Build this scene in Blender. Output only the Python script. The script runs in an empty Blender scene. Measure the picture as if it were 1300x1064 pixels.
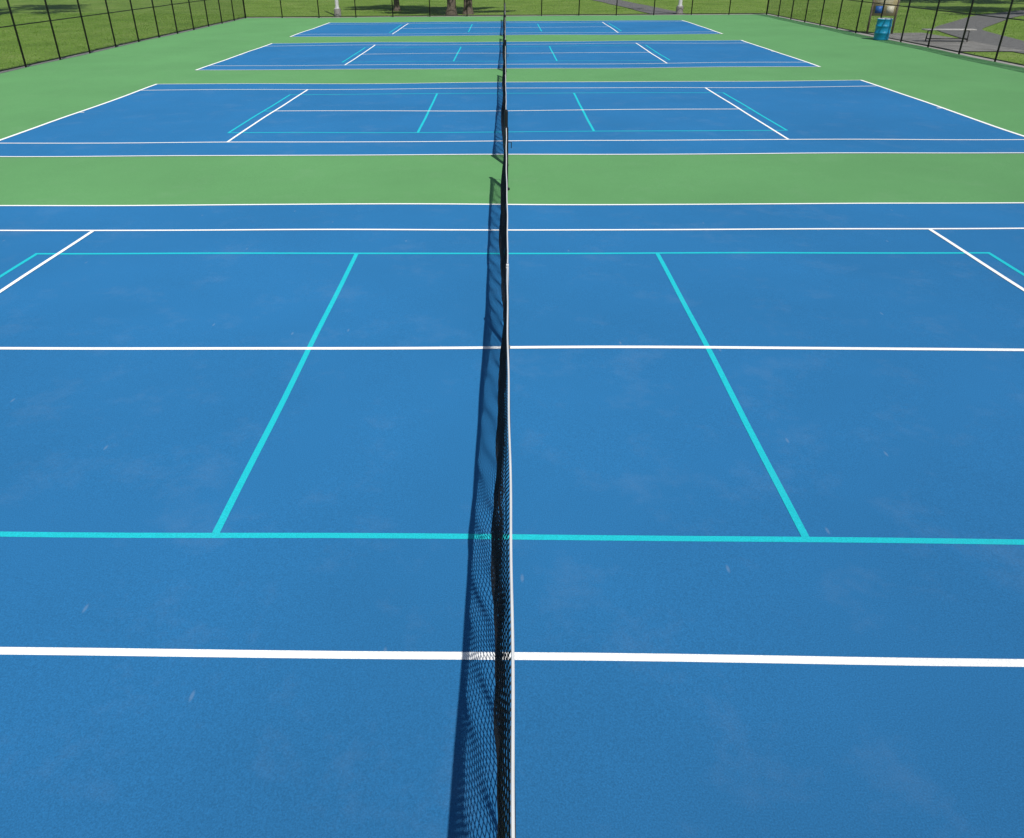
import bpy, math, numpy as np
from mathutils import Vector, Matrix
# ---------------------------------------------------------------- camera fit
e=0.03
A=11.885-e;S=4.115-e;D=5.485-e;V=6.40-e;K=2.134-e;W=3.048-e;B=6.706-e
pts=[(-V,S,0,120,293),(V,S,0,1178,291),(-K,W,0,453,322),(K,W,0,834,322),(-K,-W,0,272,680),(K,-W,0,1023,684),
(-K,0,0,396,443),(K,0,0,897,444),(-B,W,0,48,322),(B,W,0,1254,320),
(-V,-S,1,291,180),(V,-S,1,1000,179),(-V,S,1,389.5,114),(V,S,1,895,113),(-K,-W,1,530,167),(K,-W,1,754,167),
(-K,W,1,554,119),(K,W,1,728,118.5),(-B,-W,1,290,168),(B,-W,1,998,167),(-B,W,1,372,120.5),(B,W,1,914,118),
(-A,D,1,194,107.5),(A,D,1,1102,101.5),(-A,-D,2,250,90),(A,-D,2,1040,83),(-A,D,2,344,57),(A,D,2,943,52.5),
(-V,S,2,475,58.5),(V,S,2,808,56),(-A,-D,3,371,47),(A,-D,3,916,42),(-A,D,3,413,29),(A,D,3,868,27)]
lines=[(-S,0,0,829),(-S,0,1300,843),(-S,0,640,832),(0,0,0,442),(0,0,1300,445),(D,0,0,262),(D,0,1300,259),(D,0,650,260),(S,0,0,292.5),(S,0,1300,290),
(-W,0,0,681),(-W,0,1300,690),(-D,1,0,197),(-D,1,650,197),(-D,1,1300,194),(-S,1,0,181),(-S,1,650,180),(-S,1,1300,177),(0,1,650,139.5),(0,2,650,67.5)]
def basis(pitch,yaw,roll):
    fw=np.array([math.sin(yaw)*math.cos(pitch),math.cos(yaw)*math.cos(pitch),-math.sin(pitch)])
    r=np.cross(fw,[0,0,1]);r/=np.linalg.norm(r);u=np.cross(r,fw)
    return r*math.cos(roll)+u*math.sin(roll),-r*math.sin(roll)+u*math.cos(roll),fw
def proj(p,X,Y,Z=0):
    f,cx,cy,h,Xc,Yc,pi,ya,ro,P=p
    r,u,fw=basis(pi,ya,ro)
    d=np.array([X-Xc,Y-Yc,Z-h]);z=d@fw
    return cx+f*(d@r)/z, cy-f*(d@u)/z
def resid(p,fixc):
    R=[]
    for X,Y,c,px,py in pts:
        x,y=proj(p,X,Y+c*p[9]);R+=[(x-px)/1.5,(y-py)/1.0]
    for Y,c,px,py in lines:
        a=proj(p,-3,Y+c*p[9]);b=proj(p,3,Y+c*p[9]);t=(px-a[0])/(b[0]-a[0]);R.append((a[1]+t*(b[1]-a[1])-py)/1.2)
    R+=[(p[1]-650)/fixc,(p[2]-487)/fixc]
    return np.array(R)
p=np.array([965.,650,487,3.64,-.04,-7.3,.508,0.,0.,14.8])
for it in range(25):
    r0=resid(p,20.);J=np.zeros((len(r0),10))
    for i in range(10):
        q=p.copy();dd=1e-4*max(1,abs(p[i]));q[i]+=dd;J[:,i]=(resid(q,20.)-r0)/dd
    p=p-np.linalg.lstsq(J,r0,rcond=None)[0]
f,cx,cy,h,Xc,Yc,pi_,ya,ro,P=[float(v) for v in p]
sc=bpy.context.scene
cam=bpy.data.cameras.new("camera");co=bpy.data.objects.new("camera",cam);sc.collection.objects.link(co)
r_,u_,f_=basis(pi_,ya,ro)
M=Matrix(((r_[0],u_[0],-f_[0],Xc),(r_[1],u_[1],-f_[1],Yc),(r_[2],u_[2],-f_[2],h),(0,0,0,1)))
co.matrix_world=M
cam.sensor_fit='HORIZONTAL';cam.sensor_width=36;cam.lens=f/1300*36
cam.shift_x=(650-cx)/1300;cam.shift_y=(cy-532)/1300
cam.clip_end=3000;cam.clip_start=.05
sc.camera=co
# ---------------------------------------------------------------- helpers
def gz(x,y):
    x=np.asarray(x,float);y=np.asarray(y,float)
    return (.006*np.sin(.55*x+.31*y+1)+.006*np.sin(-.42*x+.63*y+2.2)+.005*np.sin(.9*x-.5*y)+.004*np.sin(1.15*y+.23*x+.7))
def link(o,parent=None):
    sc.collection.objects.link(o)
    if parent: o.parent=parent
    return o
def empty(name,loc=(0,0,0),rot=0):
    o=bpy.data.objects.new(name,None);o.location=loc;o.rotation_euler=(0,0,rot);o.empty_display_size=.3
    return link(o)
def mesh(name,v,fc,mat,parent=None,smooth=False):
    m=bpy.data.meshes.new(name);
    v=np.asarray(v,float)
    fa=np.asarray(fc) if not (isinstance(fc,list) and len({len(q) for q in fc})>1) else None
    if fa is not None and fa.ndim==2:
        n=fa.shape[1]
        m.vertices.add(len(v));m.vertices.foreach_set("co",v.ravel())
        m.loops.add(fa.size);m.loops.foreach_set("vertex_index",fa.ravel().astype(np.int32))
        m.polygons.add(len(fa));m.polygons.foreach_set("loop_start",np.arange(0,fa.size,n,dtype=np.int32))
        m.update(calc_edges=True)
    else:
        m.from_pydata([tuple(q) for q in v],[],[tuple(q) for q in fc])
    if smooth: m.polygons.foreach_set("use_smooth",[True]*len(m.polygons))
    if mat: m.materials.append(mat)
    o=bpy.data.objects.new(name,m)
    return link(o,parent)
class Geo:
    def __init__(s): s.v=[];s.f=[];s.n=0
    def add(s,v,f):
        v=np.asarray(v,float);s.v.append(v);s.f+= [tuple(int(i)+s.n for i in q) for q in f];s.n+=len(v)
    def box(s,c,d,rz=0):
        x,y,z=d[0]/2,d[1]/2,d[2]/2
        v=np.array([(-x,-y,-z),(x,-y,-z),(x,y,-z),(-x,y,-z),(-x,-y,z),(x,-y,z),(x,y,z),(-x,y,z)])
        cs,sn=math.cos(rz),math.sin(rz)
        v=np.c_[v[:,0]*cs-v[:,1]*sn,v[:,0]*sn+v[:,1]*cs,v[:,2]]+np.array(c)
        s.add(v,[(0,3,2,1),(4,5,6,7),(0,1,5,4),(1,2,6,5),(2,3,7,6),(3,0,4,7)])
    def tube(s,P_,R_,n=10,cap=True):
        P_=[Vector(q) for q in P_]
        if not hasattr(R_,'__len__'): R_=[R_]*len(P_)
        vs=[];fs=[]
        for i,q in enumerate(P_):
            t=(P_[min(i+1,len(P_)-1)]-P_[max(i-1,0)]).normalized()
            a=t.orthogonal().normalized() if i==0 else (a_-t*a_.dot(t)).normalized()
            a_=a;b=t.cross(a)
            for k in range(n):
                th=2*math.pi*k/n;vs.append(q+(a*math.cos(th)+b*math.sin(th))*R_[i])
        for i in range(len(P_)-1):
            for k in range(n): fs.append((i*n+k,i*n+(k+1)%n,(i+1)*n+(k+1)%n,(i+1)*n+k))
        if cap: fs.append(tuple(range(n))[::-1]);fs.append(tuple((len(P_)-1)*n+k for k in range(n)))
        s.add([tuple(q) for q in vs],fs)
    def done(s,name,mat,parent=None,smooth=False):
        return mesh(name,np.concatenate(s.v),s.f,mat,parent,smooth)
def sheet(x0,x1,y0,y1,z,step,geo=None):
    nx=max(1,int(math.ceil((x1-x0)/step)));ny=max(1,int(math.ceil((y1-y0)/step)))
    X,Y=np.meshgrid(np.linspace(x0,x1,nx+1),np.linspace(y0,y1,ny+1))
    v=np.c_[X.ravel(),Y.ravel(),(gz(X,Y)+z).ravel()]
    i,j=np.meshgrid(np.arange(nx),np.arange(ny));a=(j*(nx+1)+i).ravel()
    return v,np.c_[a,a+1,a+nx+2,a+nx+1]
# ---------------------------------------------------------------- materials
def mat(name,col,rough=.6,metal=0,spec=.5,var=0,scale=1.,bump=0,bscale=50,diffr=0):
    m=bpy.data.materials.new(name);m.use_nodes=True;nt=m.node_tree;b=nt.nodes["Principled BSDF"]
    b.inputs["Base Color"].default_value=(*col,1);b.inputs["Roughness"].default_value=rough
    b.inputs["Metallic"].default_value=metal;b.inputs["Specular IOR Level"].default_value=spec
    b.inputs["Diffuse Roughness"].default_value=diffr
    tc=nt.nodes.new("ShaderNodeNewGeometry")
    if var:
        n=nt.nodes.new("ShaderNodeTexNoise");n.inputs["Scale"].default_value=scale;n.inputs["Detail"].default_value=4
        nt.links.new(tc.outputs["Position"],n.inputs["Vector"])
        mr=nt.nodes.new("ShaderNodeMapRange");mr.inputs[1].default_value=.3;mr.inputs[2].default_value=.7
        mr.inputs[3].default_value=1-var;mr.inputs[4].default_value=1+var
        nt.links.new(n.outputs["Fac"],mr.inputs[0])
        vm=nt.nodes.new("ShaderNodeVectorMath");vm.operation='SCALE';vm.inputs[0].default_value=col
        nt.links.new(mr.outputs[0],vm.inputs["Scale"]);nt.links.new(vm.outputs[0],b.inputs["Base Color"])
    if bump:
        n2=nt.nodes.new("ShaderNodeTexNoise");n2.inputs["Scale"].default_value=bscale;n2.inputs["Detail"].default_value=2
        nt.links.new(tc.outputs["Position"],n2.inputs["Vector"])
        bp=nt.nodes.new("ShaderNodeBump");bp.inputs["Strength"].default_value=bump;bp.inputs["Distance"].default_value=.003
        nt.links.new(n2.outputs["Fac"],bp.inputs["Height"]);nt.links.new(bp.outputs[0],b.inputs["Normal"])
    return m
def court_mat(name,col,light=.25,mott=.07):
    """acrylic sports coating: base colour * (broad mottle * sand grain), thin scuffs and dust patches"""
    m=bpy.data.materials.new(name);m.use_nodes=True;nt=m.node_tree;b=nt.nodes["Principled BSDF"];N=nt.nodes.new;L=nt.links.new
    g=N("ShaderNodeNewGeometry")
    def noise(sc_,det,vec=None,ro=.5):
        n=N("ShaderNodeTexNoise");n.inputs["Scale"].default_value=sc_;n.inputs["Detail"].default_value=det;n.inputs["Roughness"].default_value=ro
        L(vec if vec else g.outputs["Position"],n.inputs["Vector"]);return n.outputs["Fac"]
    def mr(src,a,b_,c,d):
        n=N("ShaderNodeMapRange");L(src,n.inputs[0])
        for i,v in enumerate((a,b_,c,d)): n.inputs[i+1].default_value=v
        return n.outputs[0]
    def mul(a,b_):
        n=N("ShaderNodeMath");n.operation='MULTIPLY';L(a,n.inputs[0]);L(b_,n.inputs[1]);return n.outputs[0]
    broad=mr(noise(.3,5,ro=.6),.3,.7,1-mott,1+mott)
    fine=mr(noise(110.,2,ro=.7),.25,.75,.76,1.24)
    k=mul(broad,fine)
    vm=N("ShaderNodeVectorMath");vm.operation='SCALE';vm.inputs[0].default_value=col;L(k,vm.inputs["Scale"])
    dust=mr(noise(1.1,6,ro=.72),.53,.8,0,.2)
    # small scuffs: short thin pale marks
    mp2=N("ShaderNodeMapping");mp2.inputs["Scale"].default_value=(1.6,.5,1);mp2.inputs["Rotation"].default_value=(0,0,.6);L(g.outputs["Position"],mp2.inputs["Vector"])
    vo=N("ShaderNodeTexVoronoi");vo.inputs["Scale"].default_value=.55;vo.voronoi_dimensions='2D';L(mp2.outputs[0],vo.inputs["Vector"])
    sf=mr(vo.outputs["Distance"],.005,.013,.4,0)
    ad2=N("ShaderNodeMath");ad2.operation='ADD';ad2.use_clamp=True;L(dust,ad2.inputs[0]);L(sf,ad2.inputs[1])
    mx=N("ShaderNodeMix");mx.data_type='RGBA';L(ad2.outputs[0],mx.inputs["Factor"]);L(vm.outputs[0],mx.inputs["A"])
    mx.inputs["B"].default_value=tuple(min(1,c*(1-light)+light*.6) for c in col)+(1,)
    L(mx.outputs["Result"],b.inputs["Base Color"])
    b.inputs["Roughness"].default_value=.75;b.inputs["Diffuse Roughness"].default_value=.8;b.inputs["Specular IOR Level"].default_value=.22
    return m
M_blue=court_mat("acrylic_blue",(.021,.153,.352))
M_green=court_mat("acrylic_green",(.108,.285,.108),.2)
M_white=court_mat("line_white",(.84,.85,.84),.1,.02)
M_teal=court_mat("line_teal",(.014,.48,.55),.1,.03)
M_asph=mat("grey_asphalt",(.17,.17,.165),.9,var=.18,scale=4,bump=.6,bscale=120)
M_conc=mat("concrete",(.33,.32,.30),.85,var=.15,scale=3,bump=.4,bscale=90)
M_pad=mat("worn_concrete",(.24,.235,.22),.9,var=.25,scale=1.2)
M_black=mat("black_vinyl",(.012,.012,.013),.38)
M_net=mat("black_netting",(.008,.008,.010),.6)
M_tape=mat("white_vinyl",(.82,.82,.80),.5,var=.05,scale=6)
M_galv=mat("galvanised_steel",(.55,.56,.57),.45,metal=.6,var=.1,scale=5)
M_white_paint=mat("white_paint",(.75,.76,.76),.4,var=.05,scale=4)
M_alu=mat("weathered_planks",(.50,.49,.46),.6,var=.15,scale=6)
M_dark=mat("dark_steel",(.04,.04,.04),.5)
M_barrel=mat("blue_plastic",(.012,.33,.55),.4,var=.08,scale=8)
M_barkm=mat("bark",(.13,.105,.08),.9,var=.35,scale=9,bump=1,bscale=25)
M_sign=mat("cream_board",(.42,.37,.20),.5,var=.1,scale=5)
M_signb=mat("sign_blue",(.02,.12,.40),.5)
M_signy=mat("sign_white",(.60,.58,.45),.5)
def veg(name,c1,c2,c3,scale,trans=0.0,fine=30):
    m=bpy.data.materials.new(name);m.use_nodes=True;nt=m.node_tree;b=nt.nodes["Principled BSDF"];N=nt.nodes.new;L=nt.links.new
    g=N("ShaderNodeNewGeometry");n=N("ShaderNodeTexNoise");n.inputs["Scale"].default_value=scale;n.inputs["Detail"].default_value=5;n.inputs["Roughness"].default_value=.65
    L(g.outputs["Position"],n.inputs["Vector"])
    cr=N("ShaderNodeValToRGB");cr.color_ramp.elements[0].position=.32;cr.color_ramp.elements[0].color=(*c1,1);cr.color_ramp.elements[1].position=.68;cr.color_ramp.elements[1].color=(*c3,1)
    k=cr.color_ramp.elements.new(.5);k.color=(*c2,1);L(n.outputs["Fac"],cr.inputs[0])
    n2=N("ShaderNodeTexNoise");n2.inputs["Scale"].default_value=fine;n2.inputs["Detail"].default_value=2;L(g.outputs["Position"],n2.inputs["Vector"])
    mr=N("ShaderNodeMapRange");mr.inputs[1].default_value=.3;mr.inputs[2].default_value=.7;mr.inputs[3].default_value=.65;mr.inputs[4].default_value=1.35;L(n2.outputs["Fac"],mr.inputs[0])
    vm=N("ShaderNodeVectorMath");vm.operation='SCALE';L(cr.outputs[0],vm.inputs[0]);L(mr.outputs[0],vm.inputs["Scale"]);L(vm.outputs[0],b.inputs["Base Color"])
    b.inputs["Roughness"].default_value=.7;b.inputs["Specular IOR Level"].default_value=.25
    if trans:
        t=N("ShaderNodeBsdfTranslucent");L(vm.outputs[0],t.inputs["Color"]);ms=N("ShaderNodeMixShader");ms.inputs[0].default_value=trans
        L(b.outputs[0],ms.inputs[1]);L(t.outputs[0],ms.inputs[2]);L(ms.outputs[0],nt.nodes["Material Output"].inputs[0])
    return m
M_grass=veg("lawn",(.13,.23,.035),(.18,.30,.05),(.24,.34,.08),.35,0,14)
M_blade=veg("grass_blades",(.16,.31,.04),(.21,.38,.055),(.29,.42,.09),.5,.35)
M_leaf=veg("leaves",(.03,.07,.012),(.05,.11,.02),(.09,.15,.03),.9,.35,4)
# ---------------------------------------------------------------- ground
FX0,FX1,FY0,FY1=-19.2,19.1,-12.5,55.0
def axis(a,b,step,far):
    c=list(np.arange(a,b+.01,step));o=[]
    for d in (3,8,20,50,120,300,600,1100): o.append(d)
    return np.array([a-d for d in o[::-1]]+c+[b+d for d in o])
ax=axis(-60,60,1.0,0);ay=axis(-30,110,1.0,0)
X,Y=np.meshgrid(ax,ay)
near=np.exp(-(np.maximum(0,np.maximum(np.abs(X)-60,np.maximum(Y-110,-30-Y)))/20))
outx=np.maximum(0,np.maximum(FX0-2-X,np.maximum(X-FX1-30,np.maximum(Y-FY1-30,FY0-6-Y))))
Z=gz(X,Y)*near-.035+ .25*(1-np.exp(-outx/25))*(np.sin(.13*X+.09*Y)+1)
nx=len(ax);i,j=np.meshgrid(np.arange(nx-1),np.arange(len(ay)-1));a=(j*nx+i).ravel()
mesh("grass_ground",np.c_[X.ravel(),Y.ravel(),Z.ravel()],np.c_[a,a+1,a+nx+1,a+nx],M_grass,smooth=True)
def flat(name,x0,x1,y0,y1,z,m,parent=None,step=.5):
    v,fc=sheet(x0,x1,y0,y1,z,step);return mesh(name,v,fc,m,parent,smooth=True)
flat("concrete_apron",FX0-.45,FX1+.45,FY0-.45,FY1+.9,-.010,M_conc,step=.6)
flat("court_pavement",FX0+.06,FX1-.06,FY0+.06,FY1-.06,0,M_green)
# paths
def strip(name,pl,width,z,m):
    P_=[];pl=[np.array(q,float) for q in pl]
    for a_,b_ in zip(pl[:-1],pl[1:]):
        n=max(2,int(np.linalg.norm(b_-a_)/.7))
        for k in range(n): P_.append(a_+(b_-a_)*k/n)
    P_.append(pl[-1]);P_=np.array(P_)
    for _ in range(6): P_[1:-1]=(P_[:-2]+2*P_[1:-1]+P_[2:])/4
    t=np.gradient(P_,axis=0);t/=np.linalg.norm(t,axis=1)[:,None];nn=np.c_[-t[:,1],t[:,0]]
    cols=[P_+nn*width*w for w in (-.5,-.25,0,.25,.5)]
    V_=np.concatenate([np.c_[c,gz(c[:,0],c[:,1])+z] for c in cols]);n=len(P_)
    F_=[(k*n+q,(k+1)*n+q,(k+1)*n+q+1,k*n+q+1) for k in range(4) for q in range(n-1)]
    F_=[q[::-1] for q in F_]
    return mesh(name,V_,F_,m,smooth=True)
PA=[(12.3,56),(11.6,66),(10.3,80),(6,100),(-4,125)]
PB=[(23.5,20),(23.0,30),(25.5,41),(34,52),(46,62),(64,72)]
strip("asphalt_path",PA,2.6,-.004,M_asph)
strip("asphalt_path",PB,2.4,-.004,M_asph)
flat("concrete_pad",FX1+.5,22.6,29,38.6,.0,M_pad)
# ---------------------------------------------------------------- courts
lw=.057
def court(cy_):
    par=empty("tennis_court",(0,0,0))
    flat("blue_surface",-11.885,11.885,cy_-5.485,cy_+5.485,.0035,M_blue,par,.5)
    def L_(segs,name,z,m):
        vs=[];fs=[];n=0
        for x0,x1,y0,y1 in segs:
            v,fc=sheet(x0,x1,y0,y1,z,.5)
            v[:,0]+=.003*np.sin(v[:,1]*2.3+x0);v[:,1]+=.004*np.sin(v[:,0]*1.7+y0*3)
            v[:,1]+=cy_;v[:,2]=gz(v[:,0],v[:,1])+z
            vs.append(v);fs.append(fc+n);n+=len(v)
        return mesh(name,np.concatenate(vs),np.concatenate(fs),m,par)
    T=[]
    for s in (-1,1):
        T.append((-11.885,11.885,*sorted((s*5.485,s*(5.485-lw)))))
        T.append((-11.885+.09,11.885-.09,*sorted((s*4.115,s*(4.115-lw)))))
        T.append((*sorted((s*11.885,s*(11.885-.09))),-5.485+lw,5.485-lw))
        T.append((*sorted((s*6.4,s*(6.4-lw))),-4.115+lw,4.115-lw))
        T.append((*sorted((s*(11.795),s*(11.795-.12))),-lw/2,lw/2))
    T.append((-6.4+lw,6.4-lw,-lw/2,lw/2))
    L_(T,"tennis_lines",.0095,M_white)
    Q=[]
    for s in (-1,1):
        Q.append((-6.706,6.706,*sorted((s*3.048,s*(3.048-lw)))))
        Q.append((*sorted((s*6.706,s*(6.706-lw))),-3.048+lw,3.048-lw))
        Q.append((*sorted((s*2.134,s*(2.134-lw))),-3.048+lw,3.048-lw))
        Q.append((*sorted((s*6.4,s*6.65)),-lw/2,lw/2))
    L_(Q,"pickleball_lines",.0065,M_teal)
for k in range(4): court(k*P)
# ---------------------------------------------------------------- nets
def build_net():
    ny=301;nzr=22;ys=np.linspace(-6.36,6.36,ny)
    top=.914+.150*(np.abs(ys)/6.4)**1.25
    amp=.085*np.abs(np.sin(np.pi*np.clip(np.abs(ys)/6.4,0,1)))**.55
    nz_=.4*np.sin(ys*3.1+.5)+.3*np.sin(ys*5.3+2)+.35*np.sin(ys*1.3)
    amp=amp*(1+.22*nz_)
    t=np.linspace(0,1,nzr)
    Yg,Tg=np.meshgrid(ys,t,indexing='ij')
    Zt=(top-.045)[:,None];Zb=.03+.015*np.sin(ys*2.2)[:,None]
    Zg=Zt+(Zb-Zt)*Tg
    shape=np.sin(np.pi*np.clip(Tg,0,1)**.75)*.75+.6*Tg
    Xg=-amp[:,None]*shape+ (.012*np.sin(ys[:,None]*11+Tg*4)+.008*np.sin(ys[:,None]*19-Tg*6))*Tg*np.minimum(1,np.abs(ys)/.6)[:,None]
    Yg=Yg+.012*np.sin(Tg*7+ys[:,None]*2)*Tg
    r=.0027
    vs=[];fs=[];n=0
    def run(P3,up):
        nonlocal n
        m_,k_,_=P3.shape
        offs=[]
        for th in (0,2.094,4.189):
            o=np.array([math.cos(th),math.sin(th),0]) if up else np.array([math.cos(th),0,math.sin(th)])
            offs.append(P3+o*r)
        Q=np.stack(offs,2).reshape(-1,3);vs.append(Q)
        I=np.arange(m_*k_*3).reshape(m_,k_,3)+n
        for a_ in range(3):
            b_=(a_+1)%3
            F_=np.stack([I[:,:-1,a_],I[:,:-1,b_],I[:,1:,b_],I[:,1:,a_]],-1).reshape(-1,4);fs.append(F_)
        n+=len(Q)
    G_=np.stack([Xg,Yg,Zg],-1)
    run(G_,True);run(G_.transpose(1,0,2),False)
    G2=G_[:,:8].copy();G2[...,0]+=.006;G2[...,1]+=.020;run(G2,True);run(G2.transpose(1,0,2),False)
    v=np.concatenate(vs);f_=np.concatenate(fs)
    m=bpy.data.meshes.new("netting");m.vertices.add(len(v));m.vertices.foreach_set("co",v.ravel())
    m.loops.add(f_.size);m.loops.foreach_set("vertex_index",f_.ravel().astype(np.int32));m.polygons.add(len(f_));m.polygons.foreach_set("loop_start",np.arange(0,f_.size,4,dtype=np.int32));m.update(calc_edges=True)
    m.materials.append(M_net)
    w=.0062;prof=[(-w,-.055),(-w-.001,-.006),(-w*.6,0.0),(w*.6,0),(w+.001,-.006),(w,-.055)]
    vt=[];ft=[]
    for a_,(y,tz) in enumerate(zip(ys,top)):
        ox=.004*math.sin(y*1.1)+.002*math.sin(y*4.7)
        for px,pz in prof: vt.append((px+ox,y,tz+pz+.0015*math.sin(y*9)))
    for a_ in range(ny-1):
        for b_ in range(5): ft.append((a_*6+b_,(a_+1)*6+b_,(a_+1)*6+b_+1,a_*6+b_+1))
    mt=bpy.data.meshes.new("headband");mt.from_pydata(vt,[],ft);mt.materials.append(M_tape)
    return m,mt
netm,tapem=build_net()
def net(cy_):
    par=empty("tennis_net",(0,cy_,float(gz(0,cy_))+.005))
    link(bpy.data.objects.new("netting",netm),par);link(bpy.data.objects.new("headband",tapem),par)
    g=Geo()
    for s in (-1,1):
        g.tube([(0,s*6.4,-.03),(0,s*6.4,1.04),(0,s*6.4,1.065),(0,s*6.4,1.078)],[.038,.038,.034,.015],16)
        g.tube([(0,s*6.4,-.005),(0,s*6.4,.02)],[.07,.065],16)
        if s>0:
            g.box((0,s*6.4+.055,.80),(.05,.05,.14));g.tube([(0.02,s*6.4+.08,.80),(.09,s*6.4+.08,.80),(.09,s*6.4+.08,.70)],.008,8)
    g.done("posts",M_black,par,False)
    g=Geo();g.box((.011,0,.46),(.003,.05,.90));g.box((-.011,0,.46),(.003,.05,.90));g.box((0,0,.925),(.025,.052,.006));g.done("centre_strap",M_tape,par)
    g=Geo();g.box((0,0,.008),(.07,.07,.012));g.tube([(0,0,.01),(0,0,.05)],.012,8);g.done("strap_anchor",M_galv,par)
for k in range(4): net(k*P)
# ---------------------------------------------------------------- fences
H=3.05
def fence(p0,p1,inn,skip=()):
    p0=np.array(p0,float);p1=np.array(p1,float);L_=np.linalg.norm(p1-p0);t=(p1-p0)/L_;inn=np.array(inn,float)
    par=empty("chain_link_fence",(0,0,0))
    g=Geo();n=round(L_/2.75)
    for i in range(n+1):
        q=p0+t*L_*i/n;z=float(gz(*q));R=.055 if i in (0,n) else .038
        g.tube([(q[0],q[1],z-.05),(q[0],q[1],H),(q[0],q[1],H+.03),(q[0],q[1],H+.05)],[R,R,R*.8,R*.2],12)
    g.done("posts",M_black,par,True)
    g=Geo()
    for z,R in ((.07,.022),(H-.03,.022),(1.52,.02)):
        g.tube([(p0[0],p0[1],z),(p1[0],p1[1],z)],R,8)
    g.done("rails",M_black,par,True)
    step=.072;r=.0022;hh=H-.05;z0=.05
    base=p0+inn*.045;vs=[];fs=[];nn=0
    for sgn in (1,-1):
        ss=np.arange(-(hh) if sgn>0 else 0,L_ if sgn>0 else L_+hh,step)
        for s in ss:
            za=0.;zb=hh
            if sgn>0: za=max(0,-s);zb=min(hh,L_-s)
            else: za=max(0,s-L_);zb=min(hh,s)
            if zb-za<.05: continue
            A_=base+t*(s+sgn*za)+inn*sgn*r*.6;B_=base+t*(s+sgn*zb)+inn*sgn*r*.6
            A3=np.array([*A_,z0+za]);B3=np.array([*B_,z0+zb])
            u=np.array([*inn,0])*r;w_=np.array([t[0]*-sgn,t[1]*-sgn,1])/1.414*r
            vs+= [A3+u,A3+w_,A3-u,A3-w_,B3+u,B3+w_,B3-u,B3-w_]
            fs+= [(nn,nn+1,nn+5,nn+4),(nn+1,nn+2,nn+6,nn+5),(nn+2,nn+3,nn+7,nn+6),(nn+3,nn,nn+4,nn+7)];nn+=8
    mesh("chain_link_mesh",np.array(vs),fs,M_black,par)
fence((FX0,FY0),(FX0,FY1),(1,0));fence((FX0,FY1),(FX1,FY1),(0,-1));fence((FX1,FY0),(FX1,FY1),(-1,0));fence((FX0,FY0),(FX1,FY0),(0,1))
# ---------------------------------------------------------------- light poles
def pole(x,y):
    par=empty("light_pole",(x,y,0))
    g=Geo();g.tube([(0,0,-.1),(0,0,.5),(0,0,.53)],[.26,.26,.22],20);g.done("concrete_base",M_conc,par,False)
    g=Geo();g.box((0,0,.545),(.36,.36,.03));g.tube([(0,0,.56),(0,0,5),(0,0,10)],[.14,.11,.08],16)
    g.box((0,0,9.9),(2.2,.1,.1));g.done("shaft",M_white_paint,par,False)
    g=Geo()
    for s in (-1,1): g.box((s*.95,-.25,9.85),(.5,.6,.16))
    g.done("lamp_heads",M_galv,par)
pole(-12.6,56.4);pole(13.0,56.2)
# ---------------------------------------------------------------- barrel, sign, bench
bx,by=18.65,34.6
par=empty("trash_barrel",(bx,by,float(gz(bx,by))));par.scale=(1.18,1.18,1.02)
hs=[0,.02,.04,.28,.30,.33,.35,.58,.60,.63,.65,.88,.90,.92,.93];rs=[.27,.29,.29,.295,.31,.31,.295,.295,.31,.31,.295,.29,.305,.305,.29]
N=28;vs=[];fs=[]
for z,r in zip(hs+[.92,.05],rs+[.275,.27]):
    for k in range(N): vs.append((r*math.cos(2*math.pi*k/N),r*math.sin(2*math.pi*k/N),z))
for i in range(len(hs)+1):
    for k in range(N): fs.append((i*N+k,i*N+(k+1)%N,(i+1)*N+(k+1)%N,(i+1)*N+k))
fs.append(tuple((len(hs)+1)*N+k for k in range(N)))
mesh("drum",vs,fs,M_barrel,par,True)
g=Geo();g.tube([(0.27*math.cos(a_),.27*math.sin(a_),.935) for a_ in np.linspace(0,2*math.pi,25)],.018,6);g.done("bag_rim",M_white_paint,par,True)
par=empty("information_board",(20.15,38.3,0),math.radians(-12))
g=Geo();g.box((0,0,1.5),(1.15,.05,1.3));g.done("board",M_sign,par)
g=Geo();g.box((0,-.031,2.0),(1.0,.010,.2));g.box((-.25,-.031,1.15),(.4,.010,.35));g.done("title_panel",M_signb,par)
g=Geo()
for k in range(6): g.box((-.06+.03*(k%3),-.029,1.8-k*.07),(.85-.09*(k%3),.006,.025))
g.box((.28,-.029,1.15),(.36,.006,.35));g.done("text_lines",M_signy,par)
g=Geo()
for s in (-.62,.62): g.box((s,0,1.1),(.09,.09,2.3))
g.box((0,0,2.28),(1.45,.25,.05));g.done("frame",M_barkm,par)
par=empty("park_bench",(21.2,33.3,.02),math.radians(-6))
g=Geo()
for k in (-1.5,-.5,.5,1.5): g.box((0,k*.13,.52),(2.3,.115,.045))
g.done("seat",M_alu,par)
g=Geo()
for s in (-.85,.85):
    g.tube([(s,-.24,0),(s,-.20,.47),(s,.20,.47),(s,.24,0)],.03,8);g.tube([(s,-.22,.12),(s,.22,.12)],.025,8)
g.tube([(-.85,0,.12),(.85,0,.12)],.025,8);g.done("legs",M_dark,par,True)
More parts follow.
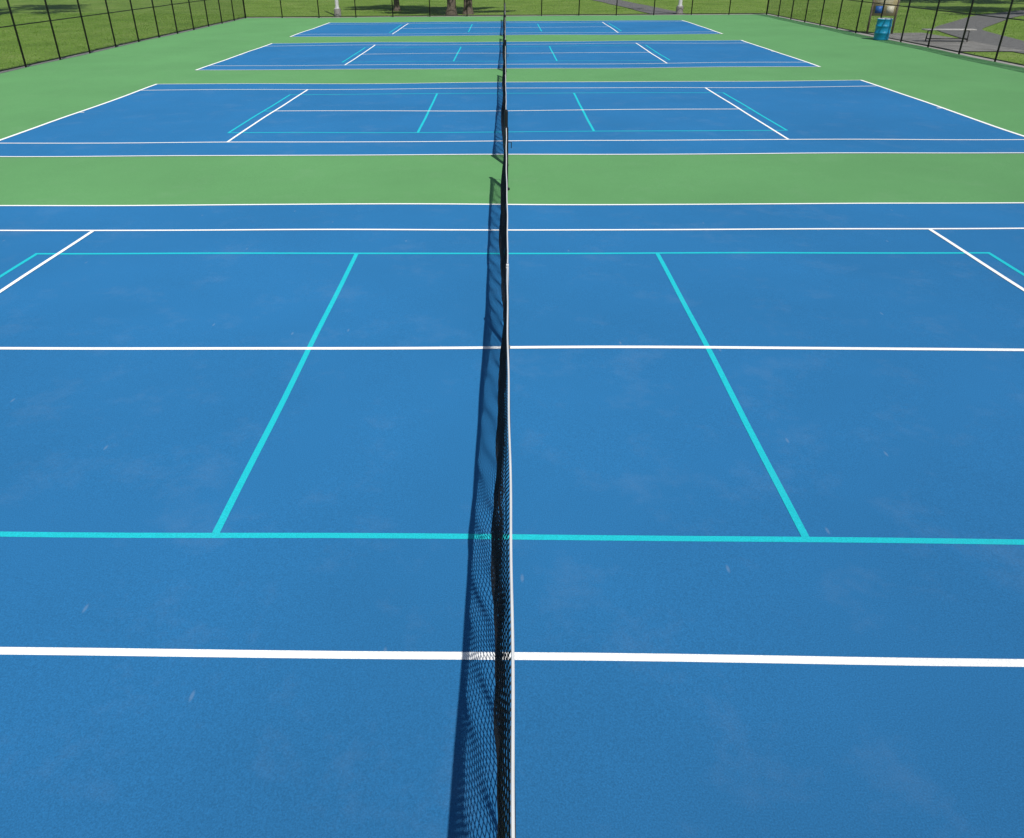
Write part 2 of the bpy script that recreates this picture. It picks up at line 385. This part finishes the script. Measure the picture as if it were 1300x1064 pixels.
# ---------------------------------------------------------------- trees
def tree_meshes(seed,Ht=13,tr=.38,spread=5.5,nl=15000):
    R=np.random.default_rng(seed);g=Geo();tips=[]
    def wob(a,b,n,k):
        a=np.array(a,float);b=np.array(b,float);o=[]
        for i in range(n+1):
            q=a+(b-a)*i/n
            if 0<i<n: q=q+R.normal(0,k,3)
            o.append(tuple(q))
        return o
    th=Ht*.32
    g.tube([(0,0,-.2),(0,0,.15),(.03,0,.6),(.05,.02,th*.6),(0,.05,th),(.1,0,Ht*.6),(.1,.1,Ht*.85)],[tr*1.7,tr*1.3,tr*1.02,tr*.9,tr*.75,tr*.4,tr*.12],14)
    for k in range(13):
        az=k*2.4+R.uniform(-.4,.4);z=th*.85+(Ht*.55)*(k/13);l=spread*(1-.45*k/13)*R.uniform(.75,1.05)
        e_=(math.cos(az)*l,math.sin(az)*l,z+l*.55);P_=wob((0,0,z),e_,5,.16);g.tube(P_,list(np.linspace(tr*.36*(1-.4*k/13),.03,6)),7)
        tips+= [P_[3],P_[4],P_[5]]
        for q in range(3):
            a2=az+R.uniform(-1,1);l2=l*.45;s_=P_[2+q];e2=(s_[0]+math.cos(a2)*l2,s_[1]+math.sin(a2)*l2,s_[2]+l2*R.uniform(.1,.8));P2=wob(s_,e2,3,.1);g.tube(P2,[.06,.045,.03,.015],5);tips+=[P2[2],P2[3]]
    tips.append((.1,.1,Ht*.9));tips=np.array(tips)
    c=tips[R.integers(0,len(tips),nl)];d=R.normal(0,1,(nl,3));d/=np.linalg.norm(d,axis=1)[:,None]
    c=c+d*(R.random((nl,1))**.5)*np.array([1.15,1.15,.8])
    s_=R.uniform(.10,.22,nl);u=R.normal(0,1,(nl,3));u/=np.linalg.norm(u,axis=1)[:,None];w=np.cross(u,R.normal(0,1,(nl,3)));w/=np.linalg.norm(w,axis=1)[:,None]
    u*=s_[:,None];w*=s_[:,None]*.6
    V_=np.stack([c-u,c+w,c+u,c-w],1).reshape(-1,3);F_=np.arange(nl*4).reshape(-1,4)
    ot=g.done("trunk",M_barkm,None,True);oc=mesh("crown",V_,F_,M_leaf)
    md=(ot.data,oc.data);bpy.data.objects.remove(ot);bpy.data.objects.remove(oc);return md
variants=[tree_meshes(1,13,.38,5.5,12000),tree_meshes(2,15,.42,6.5,14000),tree_meshes(3,10,.24,4.2,8000)]
def tree(x,y,v,s=1,rz=0):
    par=empty("deciduous_tree",(x,y,-.05),rz);par.scale=(s,s,s)
    for n_,m_ in zip(("trunk","crown"),variants[v]): link(bpy.data.objects.new(n_,m_),par)
for q in [(-4.1,57.6,0,.9,0),(-2.85,58.4,1,.8,1.3),(-15,87,0,1.1,2),(5,90,1,.95,4),(-27,88,2,1.2,.6),(42,49,1,1.05,5.2),(45,66,0,1.2,1),
          (18,92,2,1.3,.2),(-40,58,1,1,3.3),(-46,30,0,1.15,.9),(46,25,2,1.3,4.4),(30,84,0,1.25,5),(-9.0,63.5,2,.95,2.4)]: tree(*q)  # last tree, near the left light pole, is added to shade the lawn
R=np.random.default_rng(5);nl=30000
ang=R.uniform(0,2*math.pi,nl);bump=8+3.5*np.sin(ang*23)+2.5*np.sin(ang*57+1)+1.8*np.sin(ang*131)
rad=150+10*np.sin(ang*7)+R.normal(0,5,nl);z=np.abs(bump)*R.random(nl)**.7+.6
c=np.c_[rad*np.cos(ang),20+rad*np.sin(ang),z];s_=R.uniform(.5,1.2,nl)
u=R.normal(0,1,(nl,3));u/=np.linalg.norm(u,axis=1)[:,None];w=np.cross(u,R.normal(0,1,(nl,3)));w/=np.linalg.norm(w,axis=1)[:,None]
u*=s_[:,None];w*=s_[:,None]*.7
mesh("distant_trees",np.stack([c-u,c+w,c+u,c-w],1).reshape(-1,3),np.arange(nl*4).reshape(-1,4),M_leaf)
# ---------------------------------------------------------------- grass blades
R=np.random.default_rng(9)
def region(n,x0,x1,y0,y1): return np.c_[R.uniform(x0,x1,n),R.uniform(y0,y1,n)]
pp=np.concatenate([region(60000,-44,FX0-.5,22,60),region(25000,-30,30,FY1+1,84),region(30000,FX1+.5,42,22,60)])
mx_=(pp[:,0]>FX1)&(pp[:,0]<22.7)&(pp[:,1]>28.9)&(pp[:,1]<38.7)
def dist_poly(pp,pl):
    d=np.full(len(pp),1e9)
    for a_,b_ in zip(pl[:-1],pl[1:]):
        a_=np.array(a_,float);b_=np.array(b_,float);t=np.clip(((pp-a_)@(b_-a_))/((b_-a_)@(b_-a_)),0,1);d=np.minimum(d,np.linalg.norm(pp-(a_+t[:,None]*(b_-a_)),axis=1))
    return d
keep=~mx_&(dist_poly(pp,PA)>1.33)&(dist_poly(pp,PB)>1.3)
pp=pp[keep];n=len(pp)
zz=gz(pp[:,0],pp[:,1])-.035
ox=np.maximum(0,np.maximum(FX0-2-pp[:,0],pp[:,0]-FX1-30));zz=zz+.25*(1-np.exp(-ox/25))*(np.sin(.13*pp[:,0]+.09*pp[:,1])+1)
th=R.uniform(0,math.pi,n);wd=R.uniform(.008,.02,n);hb=R.uniform(.03,.075,n)
dx=np.cos(th)*wd;dy=np.sin(th)*wd;lean=R.normal(0,.03,(n,2))
V_=np.stack([np.c_[pp[:,0]-dx,pp[:,1]-dy,zz-.01],np.c_[pp[:,0]+dx,pp[:,1]+dy,zz-.01],np.c_[pp[:,0]+lean[:,0],pp[:,1]+lean[:,1],zz+hb]],1).reshape(-1,3)
mesh("grass_blades",V_,np.arange(n*3).reshape(-1,3),M_blade)
# ---------------------------------------------------------------- light
w=bpy.data.worlds.new("World");sc.world=w;w.use_nodes=True;nt=w.node_tree
sky=nt.nodes.new("ShaderNodeTexSky");sky.sky_type='NISHITA';sky.sun_disc=False
sd=Vector((.27,-.82,1)).normalized();el=math.asin(sd.z);az=math.atan2(sd.x,sd.y)
sky.sun_elevation=el;sky.sun_rotation=az
nt.links.new(sky.outputs[0],nt.nodes["Background"].inputs[0]);nt.nodes["Background"].inputs[1].default_value=.07
l=bpy.data.lights.new("sun",'SUN');l.energy=3.9;l.angle=math.radians(.53);l.color=(1,.965,.91)
lo=link(bpy.data.objects.new("sun",l));lo.rotation_euler=(-sd).to_track_quat('-Z','Y').to_euler();lo.location=(10,-30,40)
sc.view_settings.view_transform='Standard';sc.view_settings.look='None';sc.view_settings.exposure=0
